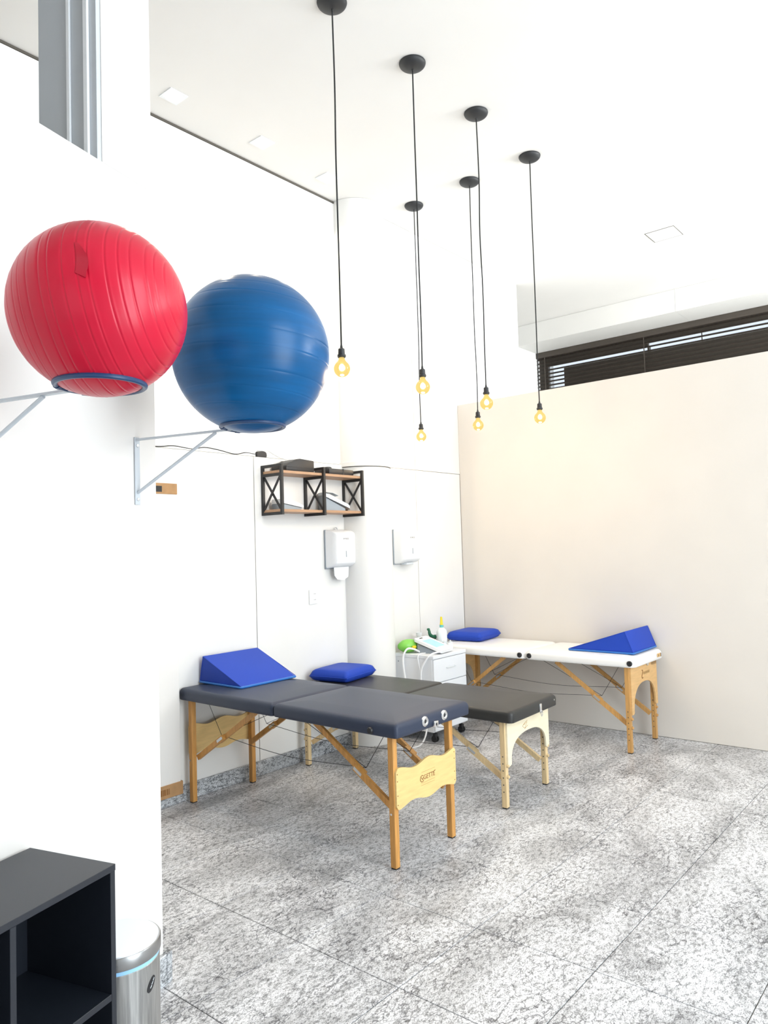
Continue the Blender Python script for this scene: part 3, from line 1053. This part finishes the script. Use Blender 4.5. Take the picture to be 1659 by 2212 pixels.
obj('shelf_board', box(B(), .0015, dp - .0205, SY[0] - cy - .005, SY[2] - cy + .005, zt_ - zb_ - .0645, zt_ - zb_ - .045, .001, 1), 'shelf_wood', t, smooth=False)
ztop = zt_ - .045
zlow = zb_ + .040
# black bags on the top shelf
c = thing('carrying_case', 'big black carrying case on top of the wall shelf', 'case', (xs + .10, 3.80, ztop))
bm = prism(B(), [(-.135, 0), (.150, 0), (.150, .090), (.0, .098), (-.03, .082), (-.09, .070), (-.135, .040)], -.080, .085, 'X')
bmesh.ops.bevel(bm, geom=list(bm.edges), offset=.008, segments=2, affect='EDGES', profile=.5)
obj('body', bm, 'black_plastic', c, angle=30)
obj('zip', bar(B(), (.0858, -.13, .03), (.0858, .14, .03), .002, .006), 'rubber', c, smooth=False)
c = thing('device_case', 'flat black case with a dial, on the wall shelf beside the big case', 'case', (xs + .10, 4.235, ztop))
obj('body', box(B(), -.08, .085, -.125, .155, 0, .046, .008, 2), 'black_plastic', c)
obj('dial', lathe(B(), [(.032, .046), (.032, .055), (.025, .061), (0, .062)], 24, (.03, -.085, 0)), 'black_plastic', c)
obj('strap', box(B(), -.081, .0865, .03, .044, -.0, .0475, .002, 1), 'rubber', c)
# devices on the lower shelf
c = thing('therapy_device', 'small white and blue-grey device on the lower shelf, left bay', 'device', (xs + .10, 3.755, zlow))
c.scale = (.85, .72, .80)
obj('base', prism(B(), [(-.150, 0), (.10, 0), (.10, .022), (-.150, .055)], -.07, .075, 'X'), 'grey_plastic', c, smooth=False)
bm = prism(B(), [(-.155, .050), (.125, .014), (.130, .040), (.06, .062), (-.04, .085), (-.155, .098)], -.075, .082, 'X')
bmesh.ops.bevel(bm, geom=list(bm.edges), offset=.007, segments=2, affect='EDGES')
bd = obj('body', bm, 'white_plastic', c, angle=40)
obj('screen', prism(B(), [(-.06, .0905), (.03, .0745), (.03, .0755), (-.06, .0915)], -.05, .05, 'X'), 'grey_plastic', bd, smooth=False)
c = thing('therapy_device', 'pale grey device with a sloping curved face on the lower shelf, right bay', 'device', (xs + .105, 4.225, zlow), math.radians(-28))
c.scale = (.80, .66, .95)
obj('base', prism(B(), [(-.155, 0), (.125, 0), (.125, .018), (-.155, .125)], -.075, .07, 'X'), 'grey_plastic', c, smooth=False)
bm = B()
pts = rrect(-.165, .195, -.088, .088, .05, 6)
lo_, hi_ = [], []
for q in pts:
    s = (q[0] + .165) / .36
    zz = .130 - .118 * s
    lo_.append(bm.verts.new((q[1], q[0], zz)))
    hi_.append(bm.verts.new((q[1], q[0], zz + .022 + .018 * math.sin(PI * s))))
bm.faces.new(lo_[::-1]); bm.faces.new(hi_)
for k in range(len(pts)):
    k2 = (k + 1) % len(pts)
    bm.faces.new((lo_[k], lo_[k2], hi_[k2], hi_[k]))
bd = obj('face_plate', bm, 'pale_plastic', c, angle=40)
bm = B()
q0 = [(-.10, .148), (-.02, .141), (.05, .118), (.05, .1195), (-.02, .1425), (-.10, .1495)]
prism(bm, [(a, b + .006) for a, b in q0], -.055, .055, 'X')
obj('screen', bm, 'grey_plastic', bd, smooth=False)

# ================================================================== WALL FITTINGS
def dispenser(label, x, y0, y1, z0, z1, d, tongue):
    t = thing('paper_towel_dispenser', label, 'dispenser', (x, (y0 + y1) / 2, z0), 0, 'white paper towel dispensers')
    hy = (y1 - y0) / 2
    H = z1 - z0
    obj('back_plate', box(B(), .001, .016, -hy - .004, hy + .004, -.006, H, .004, 2), 'grey_plastic', t)
    bm = B()
    rings = []
    for xx, ins, a, b in ((.016, 0, 0.0, H), (.08, .004, .012, H - .006), (d - .012, .010, .030, H - .022), (d, .020, .046, H - .034)):
        rings.append([bm.verts.new((xx, p, q)) for p, q in rrect(-hy + ins, hy - ins, a, b, .014, 4)])
    bm.faces.new(rings[0][::-1]); bm.faces.new(rings[-1])
    for A, C in zip(rings, rings[1:]):
        for k in range(len(A)):
            bm.faces.new((A[k], A[(k + 1) % len(A)], C[(k + 1) % len(A)], C[k]))
    cv = obj('cover', bm, 'white_plastic', t, angle=38)
    obj('level_window', box(B(), d - .001, d + .0012, -.006, .004, .085, .135, .0005, 1), 'grey_plastic', t, smooth=False)
    text('brand_mark', 'e-nco', .028, 'ink', cv, (d + .0006, .0, H - .072), RX)
    if tongue:
        bm = prism(B(), [(-.085, .006), (.085, .006), (.075, -.075), (.02, -.100), (-.05, -.092), (-.082, -.06)], .062, .068, 'X')
        obj('paper_towel', bm, 'white_plastic', t, smooth=False)
        hb = B()
        tube(hb, smooth_pts([(.02, -.012, H), (.02, -.016, H + .012), (.02, .002, H + .018), (.02, .014, H + .004)], 5), .0035, 6)
        obj('key', hb, 'zinc', t)
    else:
        obj('outlet_lip', box(B(), .03, .09, -.05, .05, -.010, .010, .004, 2), 'pale_plastic', t)
    return t


dispenser('white paper towel dispenser under the wall shelf, with a towel hanging out', XL, 4.222, 4.470, 1.440, 1.745, .125, True)
dispenser('white paper towel dispenser on the wall right of the column', XF, 4.985, 5.235, 1.445, 1.745, .125, False)

t = thing('power_outlet', 'white wall outlet plate below the paper dispenser', 'outlet', (XL, 4.082, 1.168))
obj('plate', box(B(), .0005, .009, -.044, .044, 0, .112, .003, 2), 'white_plastic', t)
for k, zz in enumerate((.035, .080)):
    o = obj('socket', lathe(B(), [(.018, .009), (.018, .0105), (0, .0105)], 20, (0, .012, zz), 'X'), 'white_plastic', t)
    hb = B()
    for dy in (-.008, .0, .008):
        lathe(hb, [(.0024, 0), (.0024, .0006)], 8, (.0106, .012 + dy, zz), 'X')
    obj('pin_hole', hb, 'ink', o, smooth=False)

# charger and cables on the panel ledge
t = thing('power_adapter', 'black plug adapter lying on the panel ledge above the shelf', 'adapter', (XL - .022, 3.60, ZJ - .002))
bm = prism(B(), [(-.045, 0), (.048, 0), (.052, .018), (.045, .040), (.012, .046), (-.045, .038), (-.052, .020)], -.015, .018, 'X')
bmesh.ops.bevel(bm, geom=list(bm.edges), offset=.004, segments=2, affect='EDGES')
obj('body', bm, 'black_plastic', t)
obj('plug', box(B(), -.012, .012, -.035, .045, .046, .062, .004, 2), 'white_plastic', t)
wv = smooth_pts([(XL - .012, 2.45, ZJ + .004), (XL - .012, 2.72, ZJ + .004), (XL - .02, 2.85, ZJ + .02), (XL - .022, 3.0, ZJ + .012), (XL - .02, 3.10, ZJ + .030), (XL - .02, 3.22, ZJ + .022), (XL - .02, 3.36, ZJ + .004), (XL - .022, 3.46, ZJ + .022), (XL - .022, 3.545, ZJ + .018)], 6)
tag(obj('power_cable', tube(B(), wv, .0036, 6), 'black_plastic'), 'thin dark cable lying along the panel ledge to the adapter', 'cable')
wv = smooth_pts([(XL - .012, 3.665, ZJ + .055), (XL - .012, 3.69, ZJ + .045), (XL - .012, 3.74, ZJ + .024), (XL - .012, 3.82, ZJ + .004), (XL - .012, 3.95, ZJ + .003)], 6)
tag(obj('power_cable', tube(B(), wv, .0035, 6), 'white_plastic'), 'white cable running from the adapter behind the black case', 'cable')

# tall wrapped board with cardboard caps against the left wall
t = thing('wrapped_board', 'tall white wrapped board with cardboard caps, standing by the partition edge', 'wrapped board', (XL + .0, 2.44, .06))
obj('wrapping', box(B(), .019, .043, -.39, .385, .005, 1.975, .006, 2), 'wrap', t)
cp = obj('cardboard_cap', box(B(), .0185, .0475, -.395, .390, 1.917, 1.987, .002, 1), 'cardboard', t, smooth=False)
obj('label', box(B(), .0476, .0482, .20, .275, 1.930, 1.968), 'ink', cp, smooth=False)
cp = obj('cardboard_cap', box(B(), .0185, .0475, -.395, .398, .003, .085, .002, 1), 'cardboard', t, smooth=False)
bb_ = B()
rnd = random.Random(5)
y = .20
while y < .30:
    ww = rnd.choice((.004, .007, .010))
    box(bb_, .0476, .0482, y, y + ww, .025, .062)
    y += ww + rnd.choice((.004, .006))
obj('label', bb_, 'stamp', cp, smooth=False)

# ================================================================== DRAWER CABINET AND WHAT IS ON IT
CX0, CX1, CY0, CY1 = -4.0, -3.59, 4.875, 5.345
ccx, ccy = (CX0 + CX1) / 2, (CY0 + CY1) / 2
t = thing('drawer_cabinet', 'white three-drawer cabinet on castors between the tables and the column', 'cabinet', (ccx, ccy, 0))
hx, hy = (CX1 - CX0) / 2, (CY1 - CY0) / 2
obj('body', box(B(), -hx, hx - .018, -hy, hy, .085, .672, .001, 1), 'laminate', t, smooth=False)
obj('top', box(B(), -hx, hx, -hy - .002, hy + .002, .6725, .700, .002, 1), 'laminate', t, smooth=False)
for k in range(3):
    z0 = .095 + k * .193
    d = obj('drawer', box(B(), hx - .0175, hx, -hy + .003, hy - .003, z0, z0 + .186, .002, 1), 'laminate', t, smooth=False)
    obj('handle', tube(B(), smooth_pts([(hx, -.06, z0 + .105), (hx + .018, -.052, z0 + .105), (hx + .022, 0, z0 + .105), (hx + .018, .052, z0 + .105), (hx, .06, z0 + .105)], 4), .004, 8), 'pale_plastic', d)
obj('screw_cap', lathe(B(), [(.006, .0), (.006, -.001), (0, -.001)], 12, (-hx + .045, -hy, .635), 'Y'), 'grey_plastic', t)
for a in (-1, 1):
    for b in (-1, 1):
        cb = B()
        x, y = a * (hx - .04), b * (hy - .045)
        cs = obj('castor', lathe(cb, [(.008, .055), (.008, .086)], 10, (x, y, 0)), 'black_plastic', t)
        obj('castor_fork', box(B(), x - .018, x + .018, y - .014, y + .014, .040, .072, .004, 1), 'black_plastic', cs)
        for off in (-.019, .007):
            wb_ = lathe(B(), [(.012, off), (.026, off), (.027, off + .003), (.027, off + .009), (.026, off + .012), (.012, off + .012)], 20, (x, y, .027), 'Y')
            obj('wheel', wb_, 'rubber', cs)
ZT = .7005
# tilted tablet-like device
c = thing('therapy_device', 'white device with pale blue sloping screen on the drawer cabinet', 'device', (-3.735, 5.07, ZT), math.radians(8))
bm = prism(B(), [(-.10, 0), (.085, 0), (.085, .012), (-.10, .075)], -.09, .09, 'Y')
obj('base', bm, 'grey_plastic', c, smooth=False)
bm = B()
lo_, hi_ = [], []
pts = rrect(-.125, .135, -.11, .11, .018, 4)
for q in pts:
    s = (q[0] + .125) / .26
    zz = .098 - .090 * s
    lo_.append(bm.verts.new((q[0], q[1], zz)))
    hi_.append(bm.verts.new((q[0] + .004, q[1], zz + .022)))
bm.faces.new(lo_[::-1]); bm.faces.new(hi_)
for k in range(len(pts)):
    k2 = (k + 1) % len(pts)
    bm.faces.new((lo_[k], lo_[k2], hi_[k2], hi_[k]))
bd = obj('face_plate', bm, 'white_plastic', c, angle=40)


def on_plate(x, y, off=.0006):
    s = (x - .004 + .125) / .26
    return (x, y, .098 - .090 * s + .022 + off)


def plate_patch(x0, x1, y0, y1, m, nm):
    bm = B()
    a = [bm.verts.new(on_plate(x, y, .0002)) for x, y in ((x0, y0), (x1, y0), (x1, y1), (x0, y1))]
    b = [bm.verts.new(on_plate(x, y, .0014)) for x, y in ((x0, y0), (x1, y0), (x1, y1), (x0, y1))]
    bm.faces.new(b)
    for k in range(4):
        bm.faces.new((a[k], a[(k + 1) % 4], b[(k + 1) % 4], b[k]))
    return obj(nm, bm, m, bd, smooth=False)


plate_patch(-.06, .075, -.075, .075, 'screen', 'screen')
plate_patch(-.107, -.095, -.045, .005, 'ink', 'logo_strip')
# green bag
c = thing('resuscitator_bag', 'translucent green inflated bag on the drawer cabinet', 'bag', (-3.90, 4.955, ZT))
bm = lathe(B(), [(0, -.100), (.018, -.098), (.030, -.085), (.050, -.055), (.056, -.015), (.054, .030), (.040, .065), (.022, .085), (.016, .10), (0, .10)], 24, (0, 0, .056), 'X')
o = obj('bag', bm, 'green', c, angle=60)
o.data.transform(Matrix.Rotation(math.radians(62), 4, 'Z'))
vb_ = B()
lathe(vb_, [(.010, -.02), (.013, -.015), (.013, .012), (.009, .02)], 14, (.065, -.012, .050), 'Y')
obj('valve', vb_, 'yellow', c)
# cup
tag(obj('cup', lathe(B(), [(0, 0), (.019, 0), (.021, .004), (.027, .066), (.028, .068), (.0255, .068), (.0195, .006), (0, .005)], 24), 'white_plastic', loc=(-3.95, 5.165, ZT + .075)), 'small white cup standing behind the green bag', 'cup')
tag(obj('box', box(B(), -.04, .04, -.045, .045, 0, .0745, .003, 1), 'white_plastic', loc=(-3.95, 5.165, ZT)), 'plain white box under the small cup', 'box')
# dark green clip
c = thing('nebulizer_mask', 'dark green nebulizer mask with wire clip on the drawer cabinet', 'mask', (-3.875, 5.225, ZT))
obj('elbow', tube(B(), smooth_pts([(0, -.02, .165), (0, -.012, .155), (.004, -.008, .125), (.01, .02, .10), (.015, .05, .095)], 5), lambda s: .008 + .013 * s, 12), 'dark_green', c)
obj('cap', lathe(B(), [(0, .0), (.011, .003), (.015, .012), (.011, .021), (0, .024)], 14, (0, -.022, .156)), 'dark_green', c)
obj('stem', lathe(B(), [(.006, 0), (.010, .01), (.012, .10), (.006, .11)], 12, (.008, .012, .0)), 'dark_green', c)
obj('wire_clip', tube(B(), smooth_pts([(.02, -.065, .085), (.025, -.03, .10), (.03, .01, .095), (.035, .045, .075), (.035, .07, .05)], 5), .0022, 6), 'ink', c)
obj('wire_clip', tube(B(), smooth_pts([(.02, .045, .115), (.03, .075, .11), (.03, .08, .085), (.02, .06, .06), (.03, .075, .04)], 5), .002, 6), 'ink', c)
# spray bottle
c = thing('bottle', 'tall white bottle with yellow nozzle on the drawer cabinet', 'bottle', (-3.80, 5.295, ZT))
c.scale = (1, 1, 1)
obj('body', lathe(B(), [(0, 0), (.042, 0), (.046, .004), (.046, .135), (.042, .155), (.022, .176), (.017, .180), (0, .180)], 32), 'bottle', c)
obj('collar', lathe(B(), [(0, .1795), (.017, .1795), (.017, .200), (.0155, .203), (0, .203)], 24), 'teal', c)
obj('nozzle', lathe(B(), [(0, .203), (.015, .203), (.012, .225), (.009, .268), (.009, .272), (0, .272)], 24), 'yellow', c)
bm = B()
for k, dy in enumerate((-.018, -.008, .006, .016)):
    bar(bm, (.0462 - abs(dy) * .3, dy, .095), (.0462 - abs(dy) * .3, dy, .122), .0012, .005, (0, 1, 0))
obj('print', bm, 'grey_plastic', c, smooth=False)
# jars
for k, (x, y, s, lab) in enumerate(((-3.70, 5.275, .85, 'small white jar at the corner of the drawer cabinet'), (-3.735, 5.235, .6, 'tiny clear jar beside the white jar'))):
    c = thing('jar', lab, 'jar', (x, y, ZT))
    obj('body', lathe(B(), [(0, 0), (.026 * s, 0), (.028 * s, .004), (.028 * s, .050), (.024 * s, .056), (0, .056)], 24), 'white_plastic' if k == 0 else 'bottle', c)
    obj('lid', lathe(B(), [(0, .0562), (.022 * s, .0562), (.022 * s, .066), (.006, .068), (.005, .078), (0, .079)], 20), 'pale_plastic', c)
# hoses
for pts, r, lab in (
    ([(-3.80, 4.98, ZT + .006), (-3.83, 4.93, ZT + .035), (-3.86, 4.88, ZT + .04), (-3.885, 4.855, ZT - .02), (-3.88, 4.85, ZT - .12), (-3.86, 4.852, ZT - .24)], .008, 'thick white hose bending over the edge of the drawer cabinet'),
    ([(-3.74, 4.97, ZT + .004), (-3.74, 4.90, ZT + .006), (-3.738, 4.862, ZT - .02), (-3.715, 4.856, ZT - .12), (-3.70, 4.856, ZT - .26)], .004, 'thin white tube hanging down the side of the drawer cabinet'),
    ([(-3.60, 5.03, ZT + .012), (-3.60, 4.94, ZT + .022), (-3.63, 4.875, ZT - .0), (-3.69, 4.85, ZT - .10), (-3.70, 4.846, ZT - .20), (-3.69, 4.846, ZT - .34), (-3.62, 4.80, ZT - .55), (-3.63, 4.72, .02), (-3.72, 4.62, .006), (-3.80, 4.58, .006)], .0065, 'long white tube looping from the device down to the floor')):
    tag(obj('hose', tube(B(), smooth_pts(pts, 7), r, 10), 'white_plastic'), lab, 'hose')

# ================================================================== BLACK CUBE SHELF AND BIN BY THE PARTITION
# local frame: x = away from the partition, y = along it
t = thing('cube_shelf', 'black open cube shelf against the partition at lower left', 'shelf unit', on_part(.0185, -.601, 0), PROT)
CD, CH, TH = .333, .726, .018
W_ = 1.10
obj('top_board', box(B(), 0, CD + .002, -W_, 0, CH - TH, CH, .001, 1), 'cabinet', t, smooth=False)
obj('bottom_board', box(B(), 0, CD, -W_ + TH, -TH, .02, .02 + TH, .001, 1), 'cabinet', t, smooth=False)
obj('side_board', box(B(), 0, CD, -TH, 0, 0, CH - TH - .0003, .001, 1), 'cabinet', t, smooth=False)
obj('side_board', box(B(), 0, CD, -W_, -W_ + TH, 0, CH - TH - .0003, .001, 1), 'cabinet', t, smooth=False)
obj('back_board', box(B(), .001, .006, -W_ + TH, -TH, .04, CH - TH - .0003), 'cabinet', t, smooth=False)
for y in (-.335, -.335 - .337, ):
    obj('divider', box(B(), .006, CD, y - TH / 2, y + TH / 2, .0385, CH - TH - .0004, .001, 1), 'cabinet', t, smooth=False)
for a, b in ((-.326 + .0004, -TH - .0004), (-.663 + .0004, -.344 - .0004), (-W_ + TH + .0004, -.681 - .0004)):
    obj('shelf_board', box(B(), .006, CD, a, b, .358, .358 + TH, .001, 1), 'cabinet', t, smooth=False)
obj('corner_fitting', box(B(), CD - .06, CD - .03, -.060, -.045, CH - TH - .018, CH - TH - .0005, .004, 2), 'grey_plastic', t)

bc = on_part(.238, -.476, 0)
t = thing('pedal_bin', 'brushed steel waste bin with domed lid between black shelf and partition end', 'bin', bc, PROT)
R0 = .121
obj('body', lathe(B(), [(0, .012), (R0 - .004, .012), (R0, .016), (R0, .385), (R0 - .002, .387), (0, .387)], 64), 'steel', t)
obj('base_ring', lathe(B(), [(0, 0), (R0 + .003, 0), (R0 + .003, .0118), (0, .0118)], 64), 'black_plastic', t)
obj('inner_ring', lathe(B(), [(R0 - .03, .3872), (R0 - .001, .3872), (R0 - .001, .400), (R0 - .03, .400)], 64), 'blue_ring', t)
ld = obj('lid', lathe(B(), [(R0 + .003, .400), (R0 + .004, .402), (R0 + .004, .434), (R0 + .002, .437), (0, .437)], 64), 'steel_rim', t)
obj('lid_top', lathe(B(), [(R0 - .001, .4372), (R0 - .003, .440), (R0 - .03, .443), (R0 - .07, .4445), (0, .445)], 64), 'steel_lid', ld)
# oval badge, facing the room
bm = B()
ang0 = math.radians(3)
n = 24
cen = []
for k in range(n):
    a = 2 * PI * k / n
    u_, v_ = .014 * math.cos(a) + .010 * math.sin(a), .020 * math.sin(a)
    an = ang0 + u_ / R0
    cen.append(bm.verts.new(((R0 + .0015) * math.cos(an), (R0 + .0015) * math.sin(an), .325 + v_)))
bm.faces.new(cen)
r2 = [bm.verts.new((v.co.x * R0 / (R0 + .0015), v.co.y * R0 / (R0 + .0015), v.co.z)) for v in cen]
for k in range(n):
    bm.faces.new((cen[k], cen[(k + 1) % n], r2[(k + 1) % n], r2[k]))
bg = obj('badge', bm, 'black_plastic', t, smooth=False)
bm = B()
for k in range(3):
    an = ang0 + (-.006 + .006 * k) / R0
    bar(bm, ((R0 + .0018) * math.cos(an), (R0 + .0018) * math.sin(an), .316 + .008 * k), ((R0 + .0018) * math.cos(an + .05), (R0 + .0018) * math.sin(an + .05), .322 + .008 * k), .0004, .003)
obj('badge_print', bm, 'pale_plastic', bg, smooth=False)
obj('pedal', box(B(), R0, R0 + .05, -.025, .025, .004, .014, .003, 2), 'black_plastic', t)

for o in bpy.data.objects:
    if o.name.split('.')[0] in ('stamp_emblem', 'stamp_line', 'nail', 'peg_hole', 'pin_hole', 'label', 'stamp', 'brand_mark', 'badge_print', 'print'):
        o['kind'] = 'stuff'
